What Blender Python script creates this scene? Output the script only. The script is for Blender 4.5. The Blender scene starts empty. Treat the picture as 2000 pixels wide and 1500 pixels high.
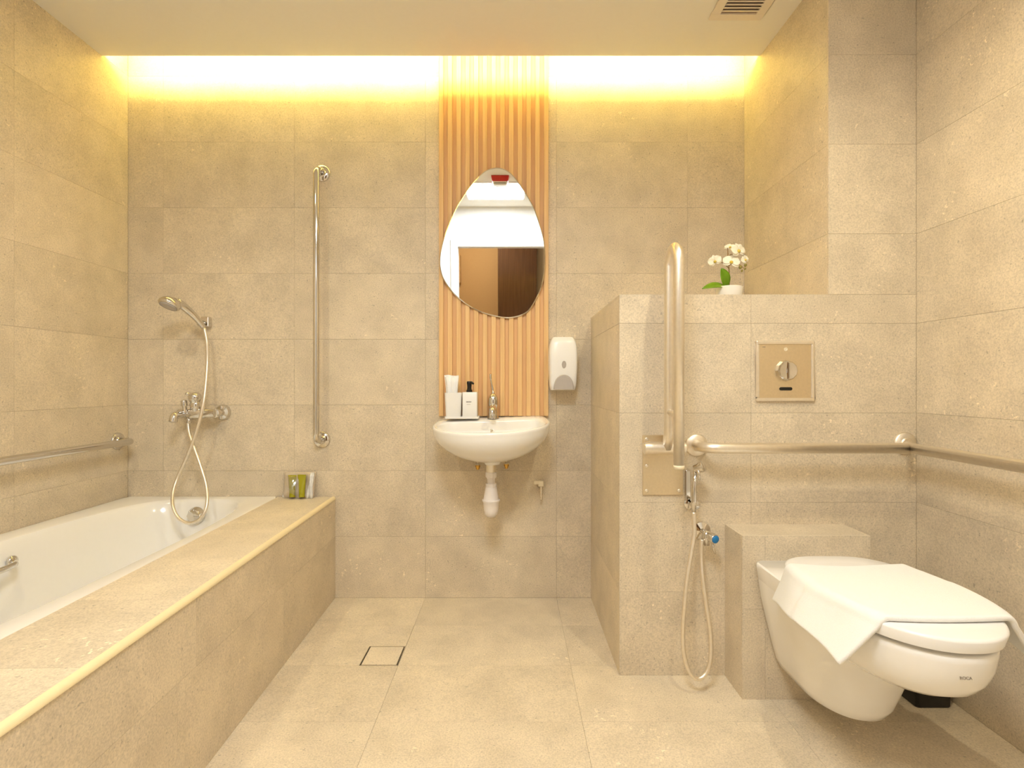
import bpy, bmesh, math, random
from mathutils import Vector, Matrix
random.seed(7)
S = bpy.context.scene
C = S.collection
PI = math.pi
F = 1020.0            # focal length in pixels of the 2000x1500 frame
CH = 0.98             # camera height
# ------------------------------------------------------------ camera
cam = bpy.data.cameras.new('camera'); cam.sensor_width = 36.0; cam.lens = 36.0*F/2000.0
cam.shift_y = -0.001; cam.clip_start = 0.02
camo = bpy.data.objects.new('camera', cam); C.objects.link(camo)
camo.location = (0, 0, CH); camo.rotation_euler = (PI/2, 0, 0)
S.camera = camo
# ------------------------------------------------------------ world, exposure
w = bpy.data.worlds.new('world'); S.world = w; w.use_nodes = True
w.node_tree.nodes['Background'].inputs[0].default_value = (0.9, 0.93, 1.0, 1)
w.node_tree.nodes['Background'].inputs[1].default_value = 0.15
S.view_settings.view_transform = 'Standard'; S.view_settings.look = 'None'
S.view_settings.exposure = 0.09; S.view_settings.gamma = 1.0
S.view_settings.use_curve_mapping = False
# light levels (the lamps themselves are built with their fixtures below)
WARM = (1.0, 0.88, 0.62); COOL = (0.92, 0.97, 1.0)
DOWN_W = 40.0         # recessed warm downlights
FILL_W = 27.0        # added ceiling panel, cool stand-in for bounced camera flash
COVE_E = 125.0         # cove led strip emission
HALL_W = 16.0
DOWNLIGHTS = [(0.68, 0.98, 0.80), (-1.17, 1.00, 0.64)]

# ============================================================ helpers
def lin(c):
    return tuple(((v/255.0)/12.92 if v/255.0 <= 0.04045 else ((v/255.0+0.055)/1.055)**2.4) for v in c)

def px(x, y, D):
    return Vector(((x-1000.0)*D/F, D, CH-(y-748.0)*D/F))

class MB:
    def __init__(s): s.v = []; s.f = []; s.sm = []
    def add(s, verts, faces, smooth=False):
        o = len(s.v); s.v += [tuple(p) for p in verts]
        for f in faces: s.f.append([i+o for i in f]); s.sm.append(smooth)
        return s
    def box(s, a, b, M=None):
        x0, y0, z0 = a; x1, y1, z1 = b
        vs = [Vector(p) for p in ((x0,y0,z0),(x1,y0,z0),(x1,y1,z0),(x0,y1,z0),(x0,y0,z1),(x1,y0,z1),(x1,y1,z1),(x0,y1,z1))]
        if M: vs = [M @ p for p in vs]
        return s.add(vs, [(0,3,2,1),(4,5,6,7),(0,1,5,4),(1,2,6,5),(2,3,7,6),(3,0,4,7)])
    def rings(s, rings, closed=True, cap0=False, cap1=False, smooth=True):
        n = len(rings[0]); vs = [p for r in rings for p in r]; fs = []
        for k in range(len(rings)-1):
            for i in range(n if closed else n-1):
                j = (i+1) % n
                fs.append((k*n+i, k*n+j, (k+1)*n+j, (k+1)*n+i))
        if cap0: fs.append(tuple(range(n-1, -1, -1)))
        if cap1: fs.append(tuple(range((len(rings)-1)*n, len(rings)*n)))
        return s.add(vs, fs, smooth)
    def tube(s, pts, r, n=16, caps=True):
        pts = [Vector(p) for p in pts]
        rr = r if isinstance(r, (list, tuple)) else [r]*len(pts)
        T = []
        for i in range(len(pts)):
            a = pts[max(0, i-1)]; b = pts[min(len(pts)-1, i+1)]
            T.append((b-a).normalized())
        up = Vector((0,0,1)) if abs(T[0].z) < 0.9 else Vector((1,0,0))
        nrm = (up-T[0]*up.dot(T[0])).normalized(); R = []
        for i, p in enumerate(pts):
            if i:
                nrm = nrm-T[i]*nrm.dot(T[i])
                nrm = nrm.normalized()
            bi = T[i].cross(nrm)
            R.append([p+(nrm*math.cos(2*PI*k/n)+bi*math.sin(2*PI*k/n))*rr[i] for k in range(n)])
        return s.rings(R, True, caps, caps)
    def lathe(s, prof, origin=(0,0,0), axis=(0,0,1), n=32, smooth=True):
        ax = Vector(axis).normalized(); o = Vector(origin)
        up = Vector((1,0,0)) if abs(ax.x) < 0.9 else Vector((0,1,0))
        a = (up-ax*up.dot(ax)).normalized(); b = ax.cross(a)
        R = [[o+ax*h+(a*math.cos(2*PI*k/n)+b*math.sin(2*PI*k/n))*max(r, 1e-5) for k in range(n)] for r, h in prof]
        return s.rings(R, True, True, True, smooth)
    def prism(s, outline, d0, d1, smooth=False):
        # outline: list of (x,z); extruded in y from d0 to d1
        r0 = [Vector((x, d0, z)) for x, z in outline]; r1 = [Vector((x, d1, z)) for x, z in outline]
        return s.rings([r0, r1], True, True, True, smooth)
    def build(s, name, mat, parent=None, bevel=0.0, seg=2, sub=0, solid=0.0, autosm=None):
        me = bpy.data.meshes.new(name)
        off = parent_loc(parent)
        me.from_pydata([tuple(Vector(p)-off) for p in s.v], [], s.f)
        for p, k in zip(me.polygons, s.sm): p.use_smooth = k
        bm = bmesh.new(); bm.from_mesh(me)
        bmesh.ops.remove_doubles(bm, verts=bm.verts, dist=1e-6)
        bmesh.ops.recalc_face_normals(bm, faces=bm.faces)
        bm.to_mesh(me); bm.free()
        o = bpy.data.objects.new(name, me); C.objects.link(o)
        me.materials.append(mat)
        if parent: o.parent = parent
        if solid:
            m = o.modifiers.new('solid', 'SOLIDIFY'); m.thickness = solid; m.offset = 0
        if bevel:
            m = o.modifiers.new('bevel', 'BEVEL'); m.width = bevel; m.segments = seg; m.limit_method = 'ANGLE'; m.angle_limit = math.radians(35)
            m.harden_normals = False
        if sub:
            m = o.modifiers.new('sub', 'SUBSURF'); m.levels = sub; m.render_levels = sub
        if autosm is not None:
            me.set_sharp_from_angle(angle=math.radians(autosm))
        return o

def parent_loc(p):
    o = Vector((0,0,0))
    while p is not None:
        o += Vector(p.location); p = p.parent
    return o

def tag(o, label, cat=None, group=None, kind=None):
    o['label'] = label
    if cat: o['category'] = cat
    if group: o['group'] = group
    if kind: o['kind'] = kind
    return o

def thing(name, loc, label, cat, group=None):
    o = bpy.data.objects.new(name, None); C.objects.link(o); o.location = loc
    o.empty_display_size = 0.05
    return tag(o, label, cat, group)

def struct(name, mb, mat, label, cat, **k):
    o = mb.build(name, mat, None, **k)
    return tag(o, label, cat, None, 'structure')

def smooth_path(pts, n=8):
    pts = [Vector(p) for p in pts]; out = []
    P = [pts[0]*2-pts[1]]+pts+[pts[-1]*2-pts[-2]]
    for i in range(1, len(P)-2):
        a, b, c, d = P[i-1], P[i], P[i+1], P[i+2]
        for k in range(n):
            t = k/n
            out.append(0.5*((2*b)+(c-a)*t+(2*a-5*b+4*c-d)*t*t+(3*b-a-3*c+d)*t**3))
    out.append(pts[-1]); return out

def arc(c, r, u, v, a0, a1, n=8):
    c, u, v = Vector(c), Vector(u), Vector(v)
    return [c+u*(r*math.cos(a0+(a1-a0)*k/n))+v*(r*math.sin(a0+(a1-a0)*k/n)) for k in range(n+1)]

def text_mesh(name, body, size, loc, rot, mat, parent, extrude=0.0002, align='CENTER'):
    cu = bpy.data.curves.new(name, 'FONT'); cu.body = body; cu.size = size; cu.extrude = extrude; cu.align_x = align
    to = bpy.data.objects.new(name+'_source', cu); C.objects.link(to)
    dg = bpy.context.evaluated_depsgraph_get(); dg.update()
    me = bpy.data.meshes.new_from_object(to.evaluated_get(dg))
    bpy.data.objects.remove(to); bpy.data.curves.remove(cu)
    o = bpy.data.objects.new(name, me); C.objects.link(o); me.materials.clear(); me.materials.append(mat)
    o.parent = parent; o.location = Vector(loc)-parent_loc(parent); o.rotation_euler = rot
    return o

# ============================================================ materials
def newmat(name):
    m = bpy.data.materials.new(name); m.use_nodes = True
    return m, m.node_tree, m.node_tree.nodes['Principled BSDF']

def plain(name, srgb, rough=0.5, metal=0.0, spec=0.5, coat=0.0, noise=0.0, nscale=60.0, bump=0.0):
    m, t, b = newmat(name)
    col = lin(srgb)
    b.inputs['Base Color'].default_value = (*col, 1); b.inputs['Roughness'].default_value = rough
    b.inputs['Metallic'].default_value = metal; b.inputs['Specular IOR Level'].default_value = spec
    b.inputs['Coat Weight'].default_value = coat
    N = t.nodes; L = t.links
    tc = N.new('ShaderNodeTexCoord'); nz = N.new('ShaderNodeTexNoise')
    nz.inputs['Scale'].default_value = nscale; nz.inputs['Detail'].default_value = 3
    L.new(tc.outputs['Object'], nz.inputs['Vector'])
    mx = N.new('ShaderNodeMixRGB'); mx.blend_type = 'MULTIPLY'; mx.inputs['Color1'].default_value = (*col, 1)
    rp = N.new('ShaderNodeValToRGB'); k = 1.0-noise
    rp.color_ramp.elements[0].color = (k, k, k, 1); rp.color_ramp.elements[0].position = 0.3
    rp.color_ramp.elements[1].position = 0.7
    L.new(nz.outputs['Fac'], rp.inputs['Fac']); L.new(rp.outputs['Color'], mx.inputs['Color2']); mx.inputs['Fac'].default_value = 1
    L.new(mx.outputs['Color'], b.inputs['Base Color'])
    if bump:
        bp = N.new('ShaderNodeBump'); bp.inputs['Strength'].default_value = bump; bp.inputs['Distance'].default_value = 0.002
        L.new(nz.outputs['Fac'], bp.inputs['Height']); L.new(bp.outputs['Normal'], b.inputs['Normal'])
    return m

def emit(name, col, strength):
    m, t, b = newmat(name)
    b.inputs['Base Color'].default_value = (0.8, 0.8, 0.8, 1)
    b.inputs['Emission Color'].default_value = (*col, 1); b.inputs['Emission Strength'].default_value = strength
    return m

def limestone(name, srgb, rough=0.42):
    m, t, b = newmat(name); N = t.nodes; L = t.links
    geo = N.new('ShaderNodeNewGeometry'); oi = N.new('ShaderNodeObjectInfo')
    cmb = N.new('ShaderNodeCombineXYZ')
    mul = N.new('ShaderNodeMath'); mul.operation = 'MULTIPLY'; mul.inputs[1].default_value = 37.0
    L.new(oi.outputs['Random'], mul.inputs[0])
    for i in range(3): L.new(mul.outputs[0], cmb.inputs[i])
    add = N.new('ShaderNodeVectorMath'); add.operation = 'ADD'
    L.new(geo.outputs['Position'], add.inputs[0]); L.new(cmb.outputs[0], add.inputs[1])
    P = add.outputs[0]
    def noise(scale, detail, rough_=0.5):
        n = N.new('ShaderNodeTexNoise'); n.inputs['Scale'].default_value = scale
        n.inputs['Detail'].default_value = detail; n.inputs['Roughness'].default_value = rough_
        L.new(P, n.inputs['Vector']); return n.outputs['Fac']
    def ramp(f, p0, c0, p1, c1):
        r = N.new('ShaderNodeValToRGB'); e = r.color_ramp.elements
        e[0].position = p0; e[0].color = (*c0, 1); e[1].position = p1; e[1].color = (*c1, 1)
        L.new(f, r.inputs['Fac']); return r.outputs['Color']
    base = lin(srgb)
    A = tuple(v*0.90 for v in base); B = tuple(min(1, v*1.09) for v in base)
    mott = ramp(noise(7.0, 5, 0.6), 0.32, A, 0.68, B)
    grain = ramp(noise(210.0, 2, 0.7), 0.30, (0.80,)*3, 0.62, (1.05,)*3)
    m1 = N.new('ShaderNodeMixRGB'); m1.blend_type = 'MULTIPLY'; m1.inputs['Fac'].default_value = 1
    L.new(mott, m1.inputs['Color1']); L.new(grain, m1.inputs['Color2'])
    # fossil flecks in loose clusters, pale with dark pits
    cl = ramp(noise(5.0, 2), 0.56, (0,)*3, 0.70, (1,)*3)
    fl = ramp(noise(75.0, 2, 0.6), 0.62, (0,)*3, 0.70, (1,)*3)
    mm = N.new('ShaderNodeMixRGB'); mm.blend_type = 'MULTIPLY'; mm.inputs['Fac'].default_value = 1
    L.new(cl, mm.inputs['Color1']); L.new(fl, mm.inputs['Color2'])
    m2 = N.new('ShaderNodeMixRGB'); L.new(mm.outputs[0], m2.inputs['Fac'])
    L.new(m1.outputs[0], m2.inputs['Color1']); m2.inputs['Color2'].default_value = (*[min(1, v*1.35) for v in base], 1)
    pit = ramp(noise(120.0, 1), 0.24, (0.62,)*3, 0.30, (1,)*3)
    m3 = N.new('ShaderNodeMixRGB'); m3.blend_type = 'MULTIPLY'; m3.inputs['Fac'].default_value = 0.8
    L.new(m2.outputs[0], m3.inputs['Color1']); L.new(pit, m3.inputs['Color2'])
    # tile to tile tone
    tone = ramp(oi.outputs['Random'], 0.0, (0.965,)*3, 1.0, (1.03,)*3)
    m4 = N.new('ShaderNodeMixRGB'); m4.blend_type = 'MULTIPLY'; m4.inputs['Fac'].default_value = 1
    L.new(m3.outputs[0], m4.inputs['Color1']); L.new(tone, m4.inputs['Color2'])
    L.new(m4.outputs[0], b.inputs['Base Color'])
    b.inputs['Roughness'].default_value = rough; b.inputs['Specular IOR Level'].default_value = 0.35
    bp = N.new('ShaderNodeBump'); bp.inputs['Strength'].default_value = 0.12; bp.inputs['Distance'].default_value = 0.0006
    L.new(noise(160.0, 2), bp.inputs['Height']); L.new(bp.outputs['Normal'], b.inputs['Normal'])
    return m

def woodmat(name, c0, c1, rough=0.5, axis_scale=(60, 60, 1.5)):
    m, t, b = newmat(name); N = t.nodes; L = t.links
    tc = N.new('ShaderNodeTexCoord'); oi = N.new('ShaderNodeObjectInfo'); mp = N.new('ShaderNodeMapping')
    mp.inputs['Scale'].default_value = axis_scale
    ad = N.new('ShaderNodeVectorMath'); ad.operation = 'ADD'
    L.new(tc.outputs['Object'], mp.inputs['Vector']); L.new(mp.outputs[0], ad.inputs[0])
    ml = N.new('ShaderNodeMath'); ml.operation = 'MULTIPLY'; ml.inputs[1].default_value = 50
    L.new(oi.outputs['Random'], ml.inputs[0]); L.new(ml.outputs[0], ad.inputs[1])
    nz = N.new('ShaderNodeTexNoise'); nz.inputs['Scale'].default_value = 1.6; nz.inputs['Detail'].default_value = 4
    L.new(ad.outputs[0], nz.inputs['Vector'])
    r = N.new('ShaderNodeValToRGB'); e = r.color_ramp.elements
    e[0].position = 0.35; e[0].color = (*lin(c0), 1); e[1].position = 0.65; e[1].color = (*lin(c1), 1)
    L.new(nz.outputs['Fac'], r.inputs['Fac']); L.new(r.outputs[0], b.inputs['Base Color'])
    b.inputs['Roughness'].default_value = rough
    return m

M_TILE = limestone('limestone_tile', (221, 206, 181))
M_FLOOR = limestone('limestone_floor_tile', (224, 209, 184), 0.38)
M_GROUT = plain('grout', (202, 185, 156), 0.9, noise=0.1)
M_CEIL = plain('ceiling_paint', (247, 242, 230), 0.8, noise=0.01)
M_WHITEWALL = plain('white_wall_paint', (246, 247, 248), 0.7, noise=0.01)
M_NOSE = plain('cream_nosing', (240, 222, 178), 0.3, noise=0.03)
M_WOOD = woodmat('oak_slat', (228, 184, 124), (240, 200, 142))
M_WOODB = woodmat('oak_backing', (226, 178, 124), (234, 188, 134))
M_CHROME = plain('polished_chrome', (218, 214, 208), 0.07, 1.0, noise=0.02)
M_STEEL = plain('brushed_steel', (242, 234, 220), 0.42, 1.0, noise=0.06, nscale=90)
M_PLATE = plain('satin_steel_plate', (228, 212, 182), 0.38, 1.0, noise=0.06, nscale=140)
M_CERAM = plain('white_ceramic', (246, 243, 238), 0.10, spec=0.5, coat=0.4, noise=0.01)
M_ACRYL = plain('white_acrylic', (247, 244, 239), 0.14, coat=0.3, noise=0.01)
M_PLAST = plain('white_plastic', (245, 243, 240), 0.25, noise=0.01)
M_CREAMP = plain('cream_plastic', (240, 226, 196), 0.35, noise=0.02)
M_TRAP = plain('white_pipe_plastic', (240, 232, 226), 0.3, noise=0.02)
M_GREYP = plain('grey_smoked_plastic', (186, 178, 172), 0.2, noise=0.03)
M_BLACK = plain('black_plastic', (14, 12, 11), 0.35, noise=0.05)
M_DARK = plain('dark_gap', (40, 30, 22), 0.8)
M_TOWEL = plain('white_terry', (250, 249, 246), 0.95, spec=0.1, noise=0.05, nscale=700, bump=0.5)
M_PAPER = plain('white_paper', (250, 248, 245), 0.85, noise=0.02)
M_BRASS = plain('brass', (214, 168, 84), 0.3, 1.0, noise=0.05)
M_BLUE = plain('blue_cap', (24, 122, 190), 0.3)
M_GREEN = plain('olive_green_tube', (158, 152, 12), 0.22, noise=0.04)
M_LEAF = plain('orchid_leaf_green', (112, 156, 14), 0.35, noise=0.25, nscale=40)
M_STEM = plain('orchid_stem', (150, 112, 62), 0.6, noise=0.1)
M_PETAL = plain('orchid_petal', (252, 246, 226), 0.55, noise=0.05, nscale=90)
M_LIP = plain('orchid_lip_yellow', (226, 200, 84), 0.5, noise=0.1)
M_BUD = plain('orchid_bud', (150, 140, 70), 0.5, noise=0.2)
M_INK = plain('grey_ink', (96, 90, 84), 0.6)
M_GREYINK = plain('light_grey_ink', (142, 132, 120), 0.6)
M_RED = plain('red_plastic', (200, 22, 28), 0.3, noise=0.03)
M_TANWALL = plain('hall_tan_wall', (206, 170, 122), 0.7, noise=0.03)
M_BROWN = woodmat('dark_brown_veneer', (84, 54, 32), (98, 66, 40), 0.22)
M_GREYPANEL = plain('hall_grey_panel', (184, 168, 142), 0.5, noise=0.03)
M_VENT = plain('vent_plastic', (240, 228, 210), 0.5, noise=0.02)
M_MIRROR, _t, _b = newmat('mirror_silver')
_b.inputs['Metallic'].default_value = 1; _b.inputs['Roughness'].default_value = 0.015
_b.inputs['Base Color'].default_value = (0.93, 0.95, 0.95, 1)
M_FILM = bpy.data.materials.new('clear_sachet_film'); M_FILM.use_nodes = True
_t = M_FILM.node_tree; _t.nodes.clear()
_o = _t.nodes.new('ShaderNodeOutputMaterial'); _x = _t.nodes.new('ShaderNodeMixShader'); _x.inputs[0].default_value = 0.16
_tr = _t.nodes.new('ShaderNodeBsdfTransparent'); _gl = _t.nodes.new('ShaderNodeBsdfGlossy'); _gl.inputs['Roughness'].default_value = 0.15
_t.links.new(_tr.outputs[0], _x.inputs[1]); _t.links.new(_gl.outputs[0], _x.inputs[2]); _t.links.new(_x.outputs[0], _o.inputs[0])
M_LED = emit('cove_led', (1.0, 0.86, 0.27), COVE_E)
M_LAMP = emit('downlight_lens', WARM, 12.0)
M_FILL = emit('fill_panel_glow', COOL, 3.0)  # glowing face of the added fill panel

# ============================================================ room shell
YB, YP, XL, XR = 2.383, 1.75, -1.752, 1.355
XPL, XN, ZS, HC = 0.36, 1.06, 1.277, 2.378
YD, TOP, TT = -0.36, 2.66, 0.008
SOF = 2.232
YX, YROW = 0.0, 0.28

TILES = {}
def tile_mesh(wd, ht, mat):
    k = (round(wd, 4), round(ht, 4), mat.name)
    if k in TILES: return TILES[k]
    g, c, t = 0.00028, 0.0002, TT
    x0, x1, y0, y1 = g, wd-g, g, ht-g
    v = [(x0+c,y0+c,0),(x1-c,y0+c,0),(x1-c,y1-c,0),(x0+c,y1-c,0),
         (x0,y0,-c),(x1,y0,-c),(x1,y1,-c),(x0,y1,-c),
         (x0,y0,-t),(x1,y0,-t),(x1,y1,-t),(x0,y1,-t)]
    f = [(0,1,2,3)]
    for i in range(4):
        j = (i+1) % 4
        f += [(4+i,4+j,j,i), (8+i,8+j,4+j,4+i)]
    me = bpy.data.meshes.new('tile'); me.from_pydata(v, [], f); me.materials.append(mat)
    TILES[k] = me; return me

def tiles(parent, O, U, V, ub, vb, mat=None, skip=None, vb2=None):
    """rectangular tiles on the plane through O spanned by U,V (normal U x V); ub, vb: joint positions"""
    mat = mat or M_TILE
    O, U, V = Vector(O), Vector(U).normalized(), Vector(V).normalized(); Nn = U.cross(V)
    R = Matrix((U, V, Nn)).transposed().to_4x4()
    for j in range(len(vb)-1):
        us = ub(j) if callable(ub) else ub
        for i in range(len(us)-1):
            wd, ht = us[i+1]-us[i], vb[j+1]-vb[j]
            if wd < 0.012 or ht < 0.012: continue
            if skip and skip(us[i], us[i+1], vb[j], vb[j+1]): continue
            o = bpy.data.objects.new('tile', tile_mesh(wd, ht, mat)); C.objects.link(o)
            o.parent = parent
            o.matrix_local = Matrix.Translation(O+U*us[i]+V*vb[j]) @ R

def breaks(a, b, origin, pitch):
    k = math.ceil((a-origin)/pitch+1e-6); out = [a]
    while origin+k*pitch < b-1e-6:
        out.append(origin+k*pitch); k += 1
    out.append(b); return [x for i, x in enumerate(out) if i == 0 or x-out[i-1] > 0.01]

ROWS = lambda a, b: breaks(a, b, 0.28, 0.30)
COLS = lambda a, b: breaks(a, b, -0.395, 0.598)

# floor
fl = struct('floor', MB().box((XL-0.1, YD-1.75, -0.12), (XR+0.1, YB+0.1, -TT)), M_GROUT, 'beige limestone tiled bathroom floor', 'floor')
DR = (-0.531, -0.395, 1.806, 1.943)      # drain opening X0 X1 Y0 Y1
def fskip(u0, u1, v0, v1): return False
xb = COLS(XL, XR)
yb = breaks(YD, YB, 2.109, 0.299)
k1 = min(range(len(xb)), key=lambda i: abs(xb[i]-DR[1])); DRX1 = xb[k1]
j1 = min(range(len(yb)), key=lambda i: abs(yb[i]-1.81)); 
def drain_skip(u0, u1, v0, v1):
    return (u0 < (DR[0]+DR[1])/2 < u1) and (v0 < (DR[2]+DR[3])/2 < v1)
tiles(fl, (0,0,0), (1,0,0), (0,1,0), xb, yb, M_FLOOR, drain_skip)
# the tile with the drain is cut around it
iu = [i for i in range(len(xb)-1) if xb[i] < -0.46 < xb[i+1]][0]; iv = [i for i in range(len(yb)-1) if yb[i] < 1.87 < yb[i+1]][0]
u0, u1, v0, v1 = xb[iu], xb[iu+1], yb[iv], yb[iv+1]
DX0, DX1, DY0, DY1 = DR[0], min(DR[1], u1-0.0005), max(DR[2], v0+0.0005), DR[3]
m = MB()
m.box((u0+.0008, v0+.0008, -TT), (DX0, v1-.0008, 0)); m.box((DX0, DY1, -TT), (u1-.0008, v1-.0008, 0))
if DY0-v0 > .003: m.box((DX0, v0+.0008, -TT), (u1-.0008, DY0, 0))
if u1-DX1 > .003: m.box((DX1, DY0, -TT), (u1-.0008, DY1, 0))
m.build('tile', M_FLOOR, fl)
dr = thing('floor_drain', ((DX0+DX1)/2, (DY0+DY1)/2, -TT), 'square tile-insert floor drain with a thin dark gap', 'drain')
m = MB(); g = .0045
m.box((DX0, DY0, -TT), (DX1, DY1, -TT+.001)).build('drain_tray', M_DARK, dr)
m = MB()
for a, b in (((DX0, DY0), (DX1, DY0+.0015)), ((DX0, DY1-.0015), (DX1, DY1)), ((DX0, DY0), (DX0+.0015, DY1)), ((DX1-.0015, DY0), (DX1, DY1))):
    m.box((*a, -TT), (*b, .0006))
m.build('drain_frame', M_STEEL, dr)
m = MB().box((DX0+.007, DY0+.006, -TT+.001), (DX1-.007, DY1-.004, .0004)); m.build('tile_insert', M_FLOOR, dr)

# ceiling: slab stops short of the back wall to leave the light cove
m = MB()
L_ = [(XL-.1, YD-.1), (XR+.1, YD-.1), (XR+.1, YP+.001), (XN+.001, YP+.001), (XN+.001, SOF), (XL-.1, SOF)]
m.rings([[Vector((x, y, HC)) for x, y in L_], [Vector((x, y, HC+.022)) for x, y in L_]], True, True, True, False)
ceil = struct('ceiling', m, M_CEIL, 'plain cream ceiling ending in a light cove at the back wall', 'ceiling')
m = MB().box((XL-.1, YD-.1, TOP), (XR+.1, YB+.1, TOP+.05))
m.box((XL-.1, 1.75, HC+.022), (XN+.01, 1.80, TOP))
struct('trim_1', m, M_CEIL, 'upper slab above the light cove', 'cove')

# back wall
wb = struct('wall_back', MB().box((XL-.1, YB+TT, -.12), (XR+.1, YB+.12, TOP)), M_GROUT, 'limestone tiled back wall behind the basin', 'wall')
tiles(wb, (0, YB, 0), (1,0,0), (0,0,1), COLS(XL, XN), ROWS(0, TOP))
# left wall
wl = struct('wall_left', MB().box((XL-.12, YD-.1, -.12), (XL-TT, YB+TT, TOP)), M_GROUT, 'limestone tiled left wall beside the bathtub', 'wall')
tiles(wl, (XL, 0, 0), (0,1,0), (0,0,1), breaks(YD, YB, 1.838, .598), ROWS(0, TOP)) if False else \
tiles(wl, (XL, 0, 0), (0,1,0), (0,0,1), breaks(YD, YB-.0005, 1.838, .598), ROWS(0, TOP))
# right wall
wr = struct('wall_right', MB().box((XR+TT, YD-.1, -.12), (XR+.12, YP+TT, TOP)), M_GROUT, 'limestone tiled right wall beside the toilet', 'wall')
tiles(wr, (XR, 0, 0), (0,-1,0), (0,0,1), breaks(-YP, -YD, -YP+.45, .598), ROWS(0, TOP))
# partition with ledge and full height return
m = MB()
pr = [(XPL+TT, 0-.01), (XR+.1, -.01), (XR+.1, TOP), (XN+TT, TOP), (XN+TT, ZS-TT), (XPL+TT, ZS-TT)]
m.prism(pr, YP+TT, YB+TT)
wp = struct('wall_partition', m, M_GROUT, 'limestone tiled half-height partition with a ledge and taller return', 'wall')
tiles(wp, (0, YP, 0), (1,0,0), (0,0,1), COLS(XPL, XR), ROWS(0, ZS), None)
tiles(wp, (0, YP, 0), (1,0,0), (0,0,1), [XN, XR], breaks(ZS, TOP, .28, .30))
tiles(wp, (XPL, 0, 0), (0,-1,0), (0,0,1), breaks(-YB, -YP-TT, -YP-.598, .598), ROWS(0, ZS-TT))
tiles(wp, (XN, 0, 0), (0,-1,0), (0,0,1), breaks(-YB, -YP-TT, -YP-.598, .598), breaks(ZS, TOP, .28, .30))
tiles(wp, (0, 0, ZS), (1,0,0), (0,1,0), COLS(XPL, XN), [YP+TT, 2.06, YB])
# boxed-out plinth that carries the toilet
BX0, BX1, BY, BZ = 0.713, 1.110, 1.617, 0.507
wt = struct('wall_toilet_boxing', MB().box((BX0+TT, BY+TT, -.01), (BX1-TT, YP+TT-.001, BZ-TT)), M_GROUT, 'low limestone tiled boxing behind the toilet', 'boxing')
tiles(wt, (0, BY, 0), (1,0,0), (0,0,1), [BX0, .784, BX1], [0, .28, BZ])
tiles(wt, (BX0, 0, 0), (0,-1,0), (0,0,1), [-YP, -BY-TT], [0, BZ])
tiles(wt, (BX1, 0, 0), (0,1,0), (0,0,1), [BY+TT, YP], [0, BZ])
tiles(wt, (0, 0, BZ), (1,0,0), (0,1,0), [BX0+TT, BX1-TT], [BY+TT, YP])
# door wall behind the camera
DO0, DO1, DOH = -0.53, 0.47, 2.02
m = MB()
m.box((XL-.1, YD-.1, -.01), (DO0, YD, TOP)); m.box((DO1, YD-.1, -.01), (XR+.1, YD, TOP)); m.box((DO0, YD-.1, DOH), (DO1, YD, TOP))
struct('wall_front', m, M_WHITEWALL, 'white painted wall with the doorway, seen in the mirror', 'wall')
m = MB()
m.box((DO0-.055, YD, 0), (DO0, YD+.014, DOH+.055)); m.box((DO1, YD, 0), (DO1+.055, YD+.014, DOH+.055)); m.box((DO0, YD, DOH), (DO1, YD+.014, DOH+.055))
m.box((DO0, YD-.1, 0), (DO0+.012, YD+.014, DOH)); m.box((DO1-.012, YD-.1, 0), (DO1, YD+.014, DOH)); m.box((DO0+.012, YD-.1, DOH-.012), (DO1-.012, YD+.014, DOH))
struct('door_1', m, M_WHITEWALL, 'white door frame around the open doorway, seen in the mirror', 'door frame', bevel=.002)
# hallway beyond
HY = -1.95
struct('wall_hall', MB().box((-1.3, HY-.1, -.01), (1.3, HY, 2.5)), M_TANWALL, 'tan hallway wall seen through the doorway in the mirror', 'wall')
struct('wall_hall_left', MB().box((-1.4, HY-.1, -.01), (-1.3, YD-.1, 2.5)), M_TANWALL, 'tan hallway side wall left of the doorway', 'wall')
struct('wall_hall_right', MB().box((1.3, HY-.1, -.01), (1.4, YD-.1, 2.5)), M_TANWALL, 'tan hallway side wall right of the doorway', 'wall')
struct('ceiling_hall', MB().box((-1.4, HY-.1, 2.42), (1.4, YD-.1, 2.5)), M_CEIL, 'hallway ceiling beyond the doorway', 'ceiling')
wd = thing('wardrobe', (0.05, HY+.3, 0), 'glossy dark brown wardrobe door seen in the mirror', 'wardrobe')
MB().box((-.17, HY+.03, 0), (.30, HY+.30, 2.3)).build('wardrobe_body', M_BROWN, wd)
MB().box((-.167, HY+.30, .05), (.297, HY+.318, 2.28)).build('wardrobe_door', M_BROWN, wd, bevel=.003)
MB().box((.302, HY+.03, 0), (.60, HY+.25, 2.3)).build('side_panel', M_GREYPANEL, wd)
ab = MB().box((-.78, HY+.004, 1.79), (-.64, HY+.14, 2.14)); tag(ab.build('wall_cabinet', M_TANWALL, None, bevel=.008), 'small tan box on the hallway wall seen in the mirror', 'box')

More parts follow.
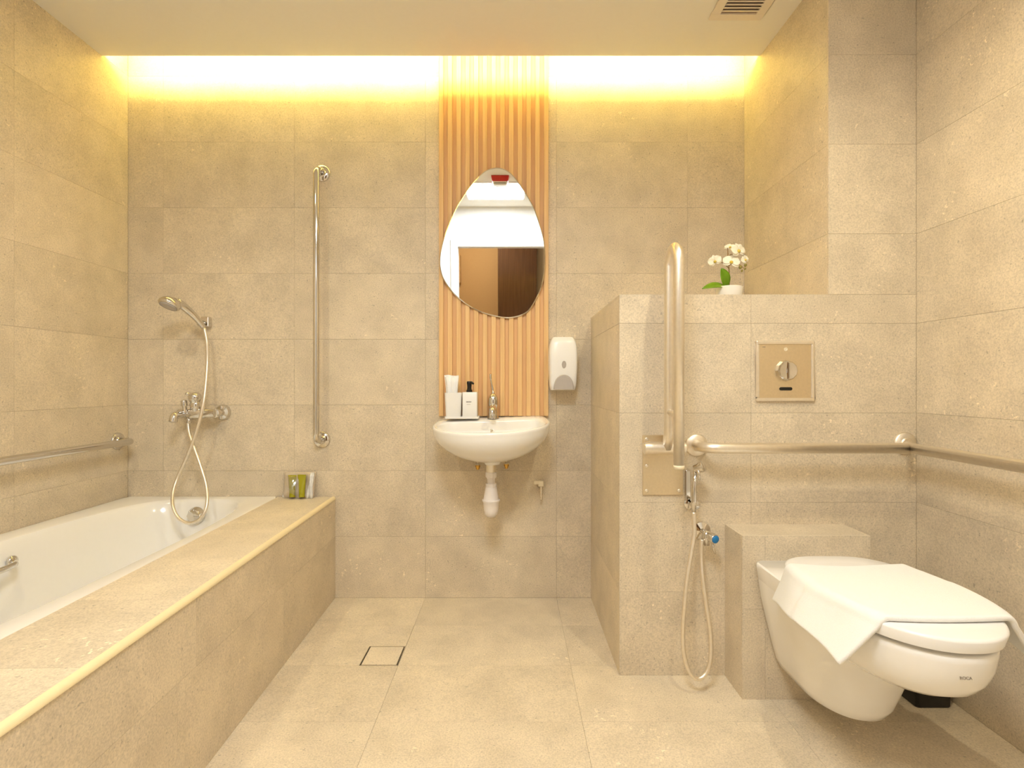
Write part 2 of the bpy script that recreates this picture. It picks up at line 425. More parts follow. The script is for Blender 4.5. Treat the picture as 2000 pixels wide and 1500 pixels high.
# ============================================================ lamps
def downlight(x, y, k, label):
    r = thing('downlight', (x, y, HC), label, 'downlight', 'recessed ceiling downlights')
    MB().lathe([(.048, 0), (.048, -.004), (.041, -.005), (.038, -.001), (.038, 0)], (x, y, HC), n=32).build('trim_ring', M_PLAST, r)
    MB().lathe([(.0375, -.0005), (.0375, -.002)], (x, y, HC), n=32).build('lens', M_LAMP, r)
    l = bpy.data.lights.new('downlight_lamp', 'SPOT'); l.energy = DOWN_W*k; l.color = WARM; l.spot_size = math.radians(150); l.spot_blend = .75
    l.shadow_soft_size = .028
    o = bpy.data.objects.new('lamp', l); C.objects.link(o); o.parent = r; o.location = (0, 0, -.035)
downlight(*DOWNLIGHTS[0], 'small round recessed downlight in the ceiling above the toilet')
downlight(*DOWNLIGHTS[1], 'small round recessed downlight in the ceiling above the bathtub')
# added panel, no real fixture: stands in for flash bounced off the ceiling
PX, PY, PS = -0.14, 0.24, 0.24
p = thing('bounce_fill_panel', (PX, PY, HC), 'square cool white panel added on the ceiling to stand in for bounced flash', 'added fill light')
MB().box((PX-PS-.012, PY-PS-.012, HC-.012), (PX+PS+.012, PY+PS+.012, HC)).build('fill_panel_frame', M_PLAST, p, bevel=.002)
MB().box((PX-PS, PY-PS, HC-.0135), (PX+PS, PY+PS, HC-.012)).build('fill_panel_face', M_FILL, p)
l = bpy.data.lights.new('fill_panel_lamp', 'AREA'); l.shape = 'SQUARE'; l.size = 2*PS; l.energy = FILL_W; l.color = COOL
o = bpy.data.objects.new('lamp', l); C.objects.link(o); o.parent = p; o.location = (0, 0, -.016)
# unseen lamp added to light the hallway
p = thing('hall_fill_downlight', (-.35, -1.1, 2.42), 'unseen downlight added to light the hallway beyond the doorway', 'downlight')
MB().lathe([(.05, 0), (.05, -.005), (.04, -.006), (.04, 0)], (-.35, -1.1, 2.42)).build('trim_ring', M_PLAST, p)
l = bpy.data.lights.new('hall_fill_lamp', 'POINT'); l.energy = HALL_W; l.color = (1, .82, .56); l.shadow_soft_size = .05
o = bpy.data.objects.new('lamp', l); C.objects.link(o); o.parent = p; o.location = (0, 0, -.06)
# cove led strip lying on top of the ceiling slab
m = MB(); m.box((XL+.03, SOF-.045, HC+.030), (XN-.03, SOF-.030, HC+.050))
tag(m.build('cove_led_strip', M_LED), 'warm yellow led strip hidden in the ceiling cove', 'led strip')
# red alarm lamp on the ceiling (seen only in the mirror)
ax, ay = -.090, .62
r = thing('alarm_lamp', (ax, ay, HC), 'red and white alarm lamp on the ceiling, seen in the mirror', 'alarm lamp')
def frus(w0, d0, z0, w1, d1, z1):
    return MB().rings([[Vector((ax+sx*w0, ay+sy*d0, z0)) for sx, sy in ((-1,-1),(1,-1),(1,1),(-1,1))], [Vector((ax+sx*w1, ay+sy*d1, z1)) for sx, sy in ((-1,-1),(1,-1),(1,1),(-1,1))]], True, True, True, False)
frus(.068, .045, HC, .060, .040, HC-.042).build('red_housing', M_RED, r, bevel=.004)
frus(.056, .038, HC-.042, .050, .034, HC-.070).build('white_lens', M_PLAST, r, bevel=.004)
MB().box((ax-.045, ay-.0385, HC-.058), (ax+.045, ay-.034, HC-.053)).build('lens_slot', M_INK, r)
MB().box((ax-.045, ay+.034, HC-.058), (ax+.045, ay+.0385, HC-.053)).build('lens_slot', M_INK, r)

# vent
VX0, VX1, VY0, VY1 = .754, .955, 1.80, 2.006
v = thing('ceiling_vent', ((VX0+VX1)/2, (VY0+VY1)/2, HC), 'square white louvred air vent in the ceiling', 'vent')
m = MB(); b_ = .033
for a, b in (((VX0, VY0), (VX1, VY0+b_)), ((VX0, VY1-b_), (VX1, VY1)), ((VX0, VY0+b_), (VX0+b_, VY1-b_)), ((VX1-b_, VY0+b_), (VX1, VY1-b_))):
    m.box((*a, HC-.006), (*b, HC))
m.build('vent_frame', M_VENT, v, bevel=.0015)
MB().box((VX0+b_, VY0+b_, HC-.0005), (VX1-b_, VY1-b_, HC)).build('vent_back', plain('vent_inside', (160, 138, 124), .8), v)
yy = VY0+b_+.006; me0 = None
while yy < VY1-b_-.004:
    Mx = Matrix.Translation((0, yy, HC-.006)) @ Matrix.Rotation(math.radians(20), 4, 'X')
    MB().box((VX0+b_, -.006, -.0008), (VX1-b_, .006, .0008), Mx).build('louvre_slat', M_VENT, v); yy += .0165

# ============================================================ bathtub and its surround
SL = .024; ANG = math.atan(SL); ZL = .463
E = Vector((SL, -1, 0)).normalized(); NR = Vector((1, SL, 0)).normalized()
OA = Vector((-.806, YB, 0)); TL = 1.85; LW = .257
def surf(u, n, z): return OA+E*u+NR*n+Vector((0, 0, z))
m = MB()
a = [surf(-.01, -TT, 0-.005), surf(TL-TT, -TT, -.005), surf(TL-TT, -LW+.03, -.005), surf(-.01, -LW+.03, -.005)]
m.rings([a, [q+Vector((0,0,ZL-TT+.005)) for q in a]], True, True, True, False)
ts = struct('wall_tub_surround', m, M_GROUT, 'limestone tiled bathtub surround with a wide ledge', 'tub surround')
tiles(ts, OA, -E, (0,0,1), lambda j: [-x for x in reversed(breaks(0.001, TL, [1.169, 1.093][j] if j < 2 else 0, .598))], [0, .28, ZL-.014])
tiles(ts, OA+NR*(-LW)+Vector((0,0,ZL)), NR, -E, [0, LW-.010], [-x for x in reversed(breaks(.006, TL, .238, .299))])
tiles(ts, OA+E*TL-NR*(LW-.0)+Vector((0,0,0)), NR, (0,0,1), [0, LW], [0, ZL-.014])
# quarter round cream nosing along the ledge edge
prof = [(-.0105, .0)]+[(-.0105+.0135*math.sin(t*PI/16), .0-.0135+.0135*math.cos(t*PI/16)) for t in range(0, 9)]+[(-.0105, -.0135)]
R_ = []
for u in (.004, TL):
    R_.append([surf(u, n, ZL+z+.001) for n, z in prof])
n_ = MB().rings(R_, True, True, True, False).build('nosing', M_NOSE, ts); n_['label'] = 'pale cream rounded nosing strip'

tub = thing('bathtub', (-1.39, 1.53, 0), 'white built-in bathtub with sloping sides along the left wall', 'bathtub')
NT = 72; tcx, tcy, thw, thl = -1.385, 1.53, .285, .80
def tub_ring(hw, hl, z, e=3.4, cx=tcx, cy=tcy, waist=0.0):
    out = []
    for k in range(NT):
        a = 2*PI*(k+.5)/NT; c, s = math.cos(a), math.sin(a)
        x = hw*abs(c)**(2/e)*(1 if c > 0 else -1); y = hl*abs(s)**(2/e)*(1 if s > 0 else -1)
        yy = y/hl
        bulge = 1+waist*math.exp(-((yy+.45)/.38)**2)
        out.append(Vector((cx+x*bulge, cy+y, z)))
    return out
inner = tub_ring(thw, thl, ZL-.001)
outer = []
x0_, y0_, y1_ = XL+.001, .69, YB-.001
for k in range(NT):
    a = 2*PI*(k+.5)/NT; c, s = math.cos(a), math.sin(a)
    yy = 1.53+ (y1_-1.53)*max(-1, min(1, s*1.42)) if s > 0 else 1.53+(1.53-y0_)*max(-1, min(1, s*1.42))
    xi = -1.063+(YB-yy)*SL-.001
    xc = (xi+x0_)/2; hw_ = (xi-x0_)/2
    outer.append(Vector((xc+hw_*max(-1, min(1, c*1.42)), yy, ZL-.001)))
rs = [[q+Vector((0,0,-.03)) for q in outer], outer]
rs.append(tub_ring(thw+.012, thl+.012, ZL-.001, waist=.0)); 
rs.append(tub_ring(thw+.003, thl+.003, ZL-.004))
rs.append(tub_ring(thw-.004, thl-.006, ZL-.016))
for t in (.15, .35, .6, .8, .92):
    rs.append(tub_ring(thw-.006-.055*t**1.3, thl-.01-.12*t**1.2, ZL-.016-.33*t, 3.2, waist=.05*math.sin(PI*t)))
rs.append(tub_ring(.19, .60, .09, 3.0)); rs.append(tub_ring(.10, .4, .085, 2.6))
MB().rings(rs, True, False, True).build('tub_shell', M_ACRYL, tub, autosm=40)
# overflow knob
oc = Vector((-1.385, 2.292, .400))
k_ = MB().lathe([(.036, 0), (.036, .006), (.031, .012), (.030, .018), (.026, .024), (.0, .026)], oc, (0, -1, .12)).build('overflow_knob', M_CHROME, tub, autosm=40)
m = MB()
for i in range(8):
    a = 2*PI*i/8
    m.lathe([(.004, 0), (.004, .010), (0, .011)], oc+Vector((.026*math.cos(a), -.012, .026*math.sin(a))), (0, -1, .12), 8)
m.build('knob_grip', M_CHROME, k_)
# grab handle on the inside of the left wall
h_ = [(-1.645, 1.720, .392), (-1.615, 1.695, .392), (-1.605, 1.660, .392), (-1.600, 1.590, .392), (-1.600, 1.490, .392), (-1.605, 1.430, .392), (-1.615, 1.400, .392), (-1.645, 1.380, .392)]
m = MB().tube(smooth_path(h_, 5), .010, 14); h__ = m.build('tub_handle', M_CHROME, tub)
for yy in (1.722, 1.378):
    MB().lathe([(.018, 0), (.018, .008), (.012, .012)], (-1.652, yy, .392), (1, 0, 0), 20).build('handle_boss', M_CHROME, h__)

# ============================================================ shower mixer, hand shower, hose
zm, dm = .846, 2.315
mx = thing('shower_mixer', (-1.39, YB, zm), 'chrome bath mixer tap on the back wall above the tub', 'mixer tap')
for x in (-1.467, -1.317):
    MB().lathe([(.036, 0), (.036, .006), (.030, .016), (.017, .020), (.017, .06), (.020, .062), (.020, .072), (.012, .075)], (x, YB, zm), (0, -1, 0)).build('wall_flange', M_CHROME, mx, autosm=40)
m = MB().lathe([(.012, 0), (.019, .004), (.019, .04), (.023, .046), (.026, .06), (.026, .10), (.023, .114), (.019, .12), (.019, .160), (.012, .164)], (-1.474, dm-.002, zm), (1, 0, 0))
m.build('mixer_body', M_CHROME, mx, autosm=40)
m = MB().lathe([(.020, 0), (.022, .012), (.024, .016), (.024, .040), (.020, .046), (.023, .052), (.027, .062), (.026, .076), (.018, .086), (0, .090)], (-1.394, dm-.004, zm+.006), (0, -.25, 1))
kn = m.build('control_knob', M_CHROME, mx, autosm=40)
MB().tube([(-1.394, dm-.03, zm+.078), (-1.392, dm-.055, zm+.086), (-1.390, dm-.085, zm+.088)], [.008, .007, .006], 12).build('lever', M_CHROME, kn)
MB().tube(smooth_path([(-1.445, dm-.004, zm), (-1.452, dm-.035, zm-.004), (-1.456, dm-.062, zm-.010), (-1.457, dm-.07, zm-.034)]), [.017]*25, 16).build('spout', M_CHROME, mx)
MB().lathe([(.009, 0), (.009, .030), (.013, .031), (.013, .052), (.010, .056), (0, .058)], (-1.437, dm-.02, zm+.004), (0, -.15, 1), 16).build('diverter', M_CHROME, mx, autosm=40)
MB().lathe([(.012, 0), (.012, .022), (.009, .028)], (-1.432, dm, zm-.018), (0, 0, -1), 16).build('hose_outlet', M_CHROME, mx)

hb = thing('shower_bracket', (-1.385, YB, 1.255), 'chrome wall bracket holding the hand shower', 'bracket')
B0 = px(397, 628, 2.345)
m = MB().box((B0.x-.019, YB-.03, B0.z-.024), (B0.x+.019, YB, B0.z+.024)); m.build('bracket_base', M_CHROME, hb, bevel=.005)
MB().tube([(B0.x-.012, 2.362, B0.z-.006), (B0.x-.010, 2.335, B0.z-.010)], .013, 16).build('cradle_arm', M_CHROME, hb)
hs = thing('hand_shower', (-1.42, 2.30, 1.25), 'chrome hand shower head resting in its wall bracket', 'hand shower')
p0, p1, p2, p3 = px(398, 640, 2.318), px(380, 618, 2.29), px(358, 598, 2.25), px(345, 590, 2.22)
pts = smooth_path([p0, p1, p2, p3], 6)
m = MB().tube(pts, [.0105+.0075*math.sin(min(1, i/len(pts))*PI*.6) for i in range(len(pts))], 18); m.build('handle', M_CHROME, hs)
hc_ = px(331, 594, 2.19); ax_ = Vector((-.22, -.42, -1)).normalized()
m = MB().lathe([(0, -.030), (.020, -.027), (.034, -.018), (.042, -.004), (.043, .004), (.040, .010), (.034, .011)], hc_, ax_, 36); hd = m.build('shower_head', M_CHROME, hs)
MB().lathe([(.034, .0105), (.034, .0135), (.020, .015), (0, .015)], hc_, ax_, 36).build('spray_face', M_GREYP, hd)
MB().tube([hc_-ax_*.012+Vector((.012, 0, -.004)), p3], [.022, .016], 18).build('neck', M_CHROME, hs)
hp = [(399, 641, 2.316), (404, 668, 2.312), (405, 705, 2.31), (402, 750, 2.285), (396, 795, 2.262), (385, 838, 2.262), (367, 888, 2.275), (348, 930, 2.285), (338, 962, 2.25), (338, 990, 2.21), (349, 1012, 2.19), (370, 1022, 2.18), (392, 1012, 2.18), (404, 986, 2.20), (403, 950, 2.24), (391, 908, 2.262), (377, 868, 2.285), (369, 842, 2.305), (367, 818, 2.315)]
hose = MB().tube(smooth_path([px(*q) for q in hp], 7), .0068, 12)
tag(hose.build('shower_hose', M_STEEL), 'long silver shower hose looping down into the bathtub', 'hose')

# ============================================================ grab rails
def flange(root, c, axis, r=.038, mat=None):
    f = MB().lathe([(r, 0), (r, .004), (r-.004, .009), (.020, .012), (.017, .016)], c, axis, 36).build('wall_flange', mat or M_STEEL, root, autosm=40)
    return f
# vertical chrome rail
gx, zt, zb_ = -.866, 1.936, .722
g = thing('vertical_grab_rail', (gx, YB, zb_), 'tall vertical polished chrome grab rail on the back wall', 'grab rail')
st = .072; rb = .034
path = [(gx, YB-.008, zt)]+[(gx, YB-st+rb, zt)]+arc((gx, YB-st+rb, zt-rb), rb, (0,0,1), (0,-1,0), 0, PI/2)[1:]
path += [(gx, YB-st, zb_+rb)]+arc((gx, YB-st+rb, zb_+rb), rb, (0,-1,0), (0,0,-1), 0, PI/2)[1:]+[(gx, YB-.008, zb_)]
MB().tube(path, .0135, 20).build('rail', M_CHROME, g)
flange(g, (gx, YB, zt), (0,-1,0), mat=M_CHROME); flange(g, (gx, YB, zb_), (0,-1,0), mat=M_CHROME)
# left wall rail
zl = .722; xw = XL; xo = XL+.072
g = thing('side_grab_rail', (XL, 2.31, zl), 'horizontal chrome grab rail on the left wall above the bathtub', 'grab rail')
ye, ys = 2.318, .95
path = [(xw+.006, ye, zl), (xo-rb, ye, zl)]+arc((xo-rb, ye-rb, zl), rb, (0,1,0), (1,0,0), 0, PI/2)[1:]+[(xo, ys+rb, zl)]+arc((xo-rb, ys+rb, zl), rb, (1,0,0), (0,-1,0), 0, PI/2)[1:]+[(xw+.006, ys, zl)]
MB().tube(path, .0150, 20).build('rail', M_CHROME, g)
flange(g, (xw, ye, zl), (1,0,0), mat=M_CHROME); flange(g, (xw, ys, zl), (1,0,0), mat=M_CHROME)
# L rail around the toilet corner
zr, yo, xo2 = .772, YP-.085, XR-.082
g = thing('corner_grab_rail', (.617, YP, zr), 'brushed steel grab rail running around the corner behind the toilet', 'grab rail')
rb2 = .045; x0r = .617
path = [(x0r, YP-.006, zr), (x0r, yo+rb2, zr)]+arc((x0r+rb2, yo+rb2, zr), rb2, (-1,0,0), (0,-1,0), 0, PI/2)[1:]
path += [(xo2-.012, yo, zr), (xo2-.003, yo-.003, zr), (xo2, yo-.012, zr), (xo2, .62, zr)]+arc((xo2+.04, .62, zr), .04, (-1,0,0), (0,-1,0), 0, PI/2)[1:]+[(XR-.006, .58, zr)]
MB().tube(path, .0170, 20).build('rail', M_STEEL, g)
flange(g, (x0r, YP, zr), (0,-1,0)); flange(g, (1.315, YP, zr+.006), (0,-1,0)); flange(g, (XR, .58, zr), (-1,0,0))
MB().tube([(1.315, YP-.010, zr+.006), (1.300, YP-.045, zr+.004), (xo2-.010, yo+.004, zr)], .010, 14).build('support_post', M_STEEL, g)
# fold-up rail
g = thing('folding_grab_rail', (.504, YP, .70), 'upright folded brushed steel support rail on the partition wall', 'grab rail')
m = MB().box((.437, YP-.006, .606), (.571, YP, .806)); pl = m.build('wall_plate', M_PLATE, g, bevel=.001)
for x in (.450, .558):
    for z in (.620, .703, .792):
        MB().lathe([(.006, 0), (.0055, .0015), (.002, .002), (0, .0012)], (x, YP-.006, z), (0,-1,0), 14).build('screw', M_STEEL, pl)
zh, yr, yf, xr_ = .766, 1.685, 1.586, .507
MB().lathe([(.018, 0), (.020, .002), (.020, .135), (.018, .137)], (.432, 1.712, zh), (1,0,0), 28).build('hinge_barrel', M_STEEL, g, autosm=40)
MB().box((.455, 1.715, zh-.018), (.548, YP-.005, zh+.018)).build('hinge_block', M_STEEL, g, bevel=.003)
ztop = 1.418; rr_ = (yr-yf)/2
path = [(xr_, 1.706, zh), (xr_, yr, zh+.06), (xr_, yr, ztop-rr_-.016)]+arc((xr_, (yr+yf)/2, ztop-rr_-.016), rr_, (0,1,0), (0,0,1), 0, PI, 14)[1:]+[(xr_, yf, .730)]
MB().tube(path, .0162, 22).build('rail', M_STEEL, g)
MB().lathe([(.0164, 0), (.0164, .008), (.013, .013), (0, .014)], (xr_, yf, .7305), (0,0,-1), 22).build('end_cap', M_CREAMP, g)
MB().tube([(xr_, yr, .885), (xr_, yf, .885)], .010, 16).build('spacer', M_STEEL, g)
MB().tube([(xr_+.028, 1.712, zh), (xr_+.028, 1.69, .86), (xr_+.004, 1.672, .885)], .007, 14).build('link_arm', M_STEEL, g)

# ============================================================ bidet sprayer
sx_ = px(1360, 950, 1.70).x
br = thing('spray_holder', (sx_, YP, .64), 'small chrome wall holder for the bidet sprayer', 'holder')
MB().box((sx_-.022, YP-.010, .582), (sx_-.002, YP, .690)).build('holder_plate', M_CHROME, br, bevel=.004)
MB().lathe([(.021, 0), (.021, .006), (.015, .010)], (sx_-.004, YP, .578), (0,-1,0)).build('holder_rose', M_CHROME, br, autosm=40)
MB().lathe([(.010, 0), (.010, .036), (.014, .038), (.014, .052), (.011, .054)], (sx_-.004, YP-.006, .578), (0,-1,.1), 18).build('holder_fork', M_CHROME, br, autosm=40)
sp = thing('bidet_sprayer', (sx_, 1.68, .57), 'slim chrome handheld bidet sprayer hanging beside the folding rail', 'bidet sprayer')
q0, q1, q2 = px(1355, 1000, 1.685), px(1356, 955, 1.685), px(1359, 917, 1.685)
MB().tube([q0, (q0+q1)/2, q1, q2], [.0072, .0085, .0075, .0085], 16).build('spray_handle', M_CHROME, sp)
MB().lathe([(.0, -.004), (.012, 0), (.014, .012), (.0175, .022), (.0175, .030), (.014, .033), (0, .034)], q2+Vector((-.004, 0, .002)), (.72, -.62, .35), 20).build('spray_head', M_CHROME, sp, autosm=40)
MB().tube([q2+Vector((-.002, -.006, .004)), q2+Vector((.002, -.020, -.004)), q2+Vector((.004, -.022, -.030))], [.005, .005, .0035], 10).build('trigger', M_CHROME, sp)
va = thing('angle_valve', (px(1372, 1040, YP).x, YP, .48), 'chrome angle valve with a round blue cap under the sprayer', 'valve')
vc = px(1370, 1036, YP); 
MB().lathe([(.030, 0), (.029, .005), (.016, .010), (.010, .012), (.010, .05)], vc, (0,-1,0), 28).build('valve_rose', M_CHROME, va, autosm=40)
MB().tube([vc+Vector((0, -.045, .012)), vc+Vector((0, -.045, -.035))], [.012, .010], 18).build('valve_body', M_CHROME, va)
kn = MB().lathe([(.010, 0), (.014, .006), (.0155, .012), (.0155, .030), (.013, .033)], vc+Vector((.004, -.050, -.002)), (.35, -1, -.12), 24).build('valve_knob', M_CHROME, va, autosm=40)
MB().lathe([(.0125, 0), (.0125, .0025), (.010, .004), (0, .0042)], vc+Vector((.004, -.050, -.002))+Vector((.35, -1, -.12)).normalized()*.0335, (.35, -1, -.12), 24).build('blue_cap', M_BLUE, kn)
MB().tube([vc+Vector((.012, -.06, -.018)), vc+Vector((.020, -.066, -.058))], [.005, .003], 10).build('valve_lever', M_CHROME, va)
hp = [(1355, 1000, 1.685), (1356, 1024, 1.685), (1356, 1044, 1.682), (1350, 1082, 1.675), (1342, 1130, 1.665), (1337, 1180, 1.655), (1334, 1230, 1.65), (1336, 1275, 1.645), (1346, 1310, 1.64), (1362, 1326, 1.64), (1379, 1315, 1.645), (1388, 1285, 1.65), (1388, 1240, 1.66), (1381, 1190, 1.67), (1373, 1135, 1.685), (1370, 1095, 1.70), (1370, 1066, 1.703), (1371, 1054, 1.705)]
tag(MB().tube(smooth_path([px(*q) for q in hp], 7), .0068, 12).build('bidet_hose', M_STEEL), 'silver bidet hose hanging in a loop beside the toilet boxing', 'hose')

# ============================================================ flush plate
fx0, fx1, fz0, fz1 = .815, 1.009, .919, 1.121
fp = thing('flush_plate', ((fx0+fx1)/2, YP, fz0), 'square satin steel flush plate with round knob and sensor slot', 'flush plate')
MB().box((fx0+.010, YP-.006, fz0+.010), (fx1-.010, YP, fz1-.010)).build('plate', M_PLATE, fp, bevel=.001)
m = MB()
def fr(a, b): m.box((a[0], YP-.010, a[1]), (b[0], YP, b[1]))
fr((fx0, fz0), (fx1, fz0+.011)); fr((fx0, fz1-.011), (fx1, fz1)); fr((fx0, fz0+.011), (fx0+.011, fz1-.011)); fr((fx1-.011, fz0+.011), (fx1, fz1-.011))
m.build('plate_frame', M_STEEL, fp, bevel=.003)
kc = Vector((.914, YP-.006, 1.021))
kn = MB().lathe([(.036, 0), (.035, .004), (.033, .014), (.029, .019), (.004, .017), (0, .019)], kc, (0,-1,0), 12, False).build('flush_knob', M_CHROME, fp)
MB().box((kc.x-.003, kc.y-.024, kc.z-.028), (kc.x+.003, kc.y-.015, kc.z+.028)).build('knob_ridge', M_CHROME, kn, bevel=.002)
sl = [(.914+.016*sx+.0055*math.cos(a), .9605+.0055*math.sin(a)) for sx, a0 in ((1, -PI/2), (-1, PI/2)) for a in [a0+PI*i/8 for i in range(9)]]
MB().prism(sl, YP-.0075, YP-.005).build('sensor_slot', M_BLACK, fp)
MB().lathe([(.0065, 0), (.0065, .0012), (.0040, .0012), (.0040, .0004), (.002, .0004), (.002, .0012), (0, .0012)], (.914, YP-.006, 1.0925), (0,-1,0), 20).build('indicator_ring', M_CREAMP, fp)
MB().box((.836, YP-.0068, 1.0995), (.846, YP-.006, 1.1010)).build('maker_mark', M_INK, fp)

# ============================================================ slat panel
SX0, SX1 = -.331, .165; SZ0 = .830; SZ1 = 2.62; SB = YB-.006; SD = .019
sp = thing('slat_panel', ((SX0+SX1)/2, YB, SZ0), 'vertical oak slat panel on the back wall behind the mirror', 'wall panel')
MB().box((SX0+.002, YB-.008, SZ0), (SX1-.002, YB-.0003, SZ1)).build('backing', M_WOODB, sp)
NS = 13; sw = .0205; pitch = (SX1-SX0-sw)/(NS-1); sme = None
for i in range(NS):
    if sme is None:
        o = MB().box((SX0, YB-SD, SZ0), (SX0+sw, YB-.008, SZ1)).build('slat', M_WOOD, sp, bevel=.0012, seg=1); sme = o
    else:
        o2 = sme.copy(); C.objects.link(o2); o2.parent = sp; o2.location = Vector(sme.location)+Vector((pitch*i, 0, 0))

# ============================================================ mirror
mo = [(620,127),(560,140),(500,180),(420,265),(350,365),(300,445),(250,550),(205,660),(172,780),(160,870),(165,940),(185,1010),(230,1085),(300,1165),(400,1240),(500,1290),(600,1320),(700,1337),(780,1330),(850,1305),(900,1265),(950,1180),(990,1090),(1015,980),(1022,870),(1015,740),(1000,660),(970,560),(930,450),(880,360),(820,270),(760,190),(710,150),(665,131)]
DM = 2.345; TILT = math.radians(2.93)
cp = [px(820+x/4.1667, 300+y/4.1667, DM) for x, y in mo]
cp = smooth_path(cp+[cp[0]], 4)[:-1]
mc = Vector((px(960, 478, DM).x, DM, px(960, 478, DM).z))
mi = thing('mirror', mc, 'frameless egg-shaped mirror mounted on the oak slats', 'mirror')
mi.rotation_euler = (0, 0, 0)
def shrink(k): return [mc+(q-mc)*k for q in cp]
RT = Matrix.Rotation(TILT, 3, 'X')     # top leans into the room
def tl(ps, dy): return [mc+RT @ (q-mc+Vector((0, dy, 0))) for q in ps]
MB().add(tl(shrink(.985), -.0035), [tuple(range(len(cp)))]).build('mirror_glass', M_MIRROR, mi)
m = MB().rings([tl(shrink(.985), -.0035), tl(cp, -.001), tl(cp, .0015), tl(shrink(.9), .0015)], True, False, True, False)
m.build('bevelled_edge', M_CHROME, mi)
for sx in (-1, 1):
    MB().box((mc.x+sx*.1-.012, DM+.002, mc.z-.01), (mc.x+sx*.1+.012, YB-SD+.0002, mc.z+.03)).build('hanger', M_STEEL, mi)

# ============================================================ wash basin
bx, bz = -.088, .826
ba = thing('wash_basin', (bx, YB, bz), 'small white wall-hung wash basin with rounded front', 'wash basin')
NB = 64
def rim_pts():
    out = []
    half = [(0, 0), (.08, 0), (.15, 0), (.195, .001), (.216, .012), (.232, .042), (.241, .08), (.2455, .12)]
    for i in range(0, 19):
        a = PI/2*i/18; out.append((.247*math.cos(a)**.92, .16+.245*math.sin(a)**.95))
    h = half+out                       # from back centre to front centre, right side
    full = h+[(-x, d) for x, d in reversed(h[1:-1])]
    return full
RIM = rim_pts()
def zrim(d): return bz-.088*d
def W(x, d, z): return Vector((bx+x, YB-d, z))
rings = []
for t in (86, 78, 68, 58, 48, 38, 28, 19, 11, 5):
    a = math.radians(t); k = math.cos(a)**1.25; zz = math.sin(a)*.148
    rings.append([W(x*k, max(0.0005, .175+(d-.175)*k) if d > .02 or k < .75 else .0005, zrim(.17+(d-.17)*k)-.016-zz) for x, d in RIM])
rings.append([W(x*1.0, max(.0005, d), zrim(d)-.014) for x, d in RIM])
rings.append([W(x*1.004, max(.0005, d*1.004), zrim(d)-.007) for x, d in RIM])
rings.append([W(x*.995, max(.0005, d*.996), zrim(d)-.001) for x, d in RIM])
rings.append([W(x*.975, max(.0008, .004+d*.975), zrim(d)) for x, d in RIM])
def inn(x, d, k, zd):
    xi, di = x*.92, .100+d/.405*(.382-.100)
    c0 = .235
    return W(xi*k, c0+(di-c0)*k, zrim(di)-zd)
rings.append([inn(x, d, 1.0, .002) for x, d in RIM]); rings.append([inn(x, d, .985, .008) for x, d in RIM])
for t in (12, 28, 45, 62, 76, 87):
    a = math.radians(t); rings.append([inn(x, d, .975*math.cos(a)**.6, .010+.115*math.sin(a)) for x, d in RIM])
MB().rings(rings, True, True, True).build('bowl', M_CERAM, ba)
oc = inn(0, 0, .90, .045)
MB().lathe([(.0085, -.003), (.0085, .002), (.0055, .003), (.005, .0)], oc+Vector((0, -.003, .0)), (0, -1, .45), 20).build('overflow_ring', M_CHROME, ba)
MB().lathe([(.026, 0), (.026, .004), (.01, .006), (0, .006)], W(0, .21, .692), (0,0,1), 24).build('drain_plug', M_CHROME, ba)
MB().lathe([(.024, .690), (.034, .672), (.036, .648), (.031, .638), (.022, .636)], W(0, .185, 0), n=32).build('drain_collar', M_CERAM, ba, autosm=50)
ba.rotation_euler = (0, math.radians(-1.8), 0)
# waste trap
tc_ = W(0, .185, 0); tx, ty = tc_.x, tc_.y
tr = thing('basin_waste_trap', (tx, ty, .42), 'white plastic bottle trap with a chrome tailpiece under the basin', 'waste trap')
MB().lathe([(.0205, .60), (.0205, .637)], (tx, ty, 0), n=28).build('tailpiece', M_STEEL, tr, autosm=50)
MB().lathe([(.016, .572), (.018, .580), (.0235, .584), (.0235, .604), (.021, .606)], (tx, ty, 0), n=10, smooth=False).build('upper_nut', M_TRAP, tr)
MB().lathe([(.0165, .552), (.0165, .585)], (tx, ty, 0), n=28).build('neck', M_TRAP, tr, autosm=50)
MB().lathe([(.023, .540), (.0235, .557), (.020, .559)], (tx, ty, 0), n=10, smooth=False).build('lower_nut', M_TRAP, tr)
MB().lathe([(.024, .543), (.0285, .515), (.032, .492), (.034, .488)], (tx, ty, 0), n=32).build('trap_body', M_TRAP, tr, autosm=60)
MB().lathe([(.0, .417), (.016, .418), (.026, .428), (.031, .450), (.033, .478), (.0375, .484), (.0375, .489), (.033, .490)], (tx, ty, 0), n=32).build('trap_cup', M_TRAP, tr, autosm=60)
MB().tube([(tx, ty+.02, .512), (tx, YB-.002, .512)], .016, 20).build('outlet_pipe', M_TRAP, tr)
for i, (qx, qy) in enumerate(((933, 903), (989, 901))):
    q = px(qx, qy+4, 2.335)
    fb = thing('fixing_bolt', (q.x, YB, q.z), 'brass fixing nut under the basin, %s of the trap' % ('left' if i == 0 else 'right'), 'bolt', 'brass nuts under the basin')
    MB().lathe([(.004, 0), (.004, .055)], (q.x, YB-.048, q.z-.012), (0,0,1), 12).build('bolt_shank', M_STEEL, fb)
    MB().lathe([(.0, -.020), (.006, -.019), (.009, -.010), (.011, -.006), (.0115, .0), (.009, .002)], (q.x, YB-.048, q.z-.004), (0,0,1), 6, False).build('brass_nut', M_BRASS, fb)
    MB().lathe([(.0125, 0), (.0125, .003)], (q.x, YB-.048, q.z-.002), (0,0,1), 16).build('washer', M_CREAMP, fb)
    MB().tube([(q.x, YB-.048, q.z+.03), (q.x, YB-.001, q.z+.03)], .005, 10).build('bracket_pin', M_STEEL, fb)
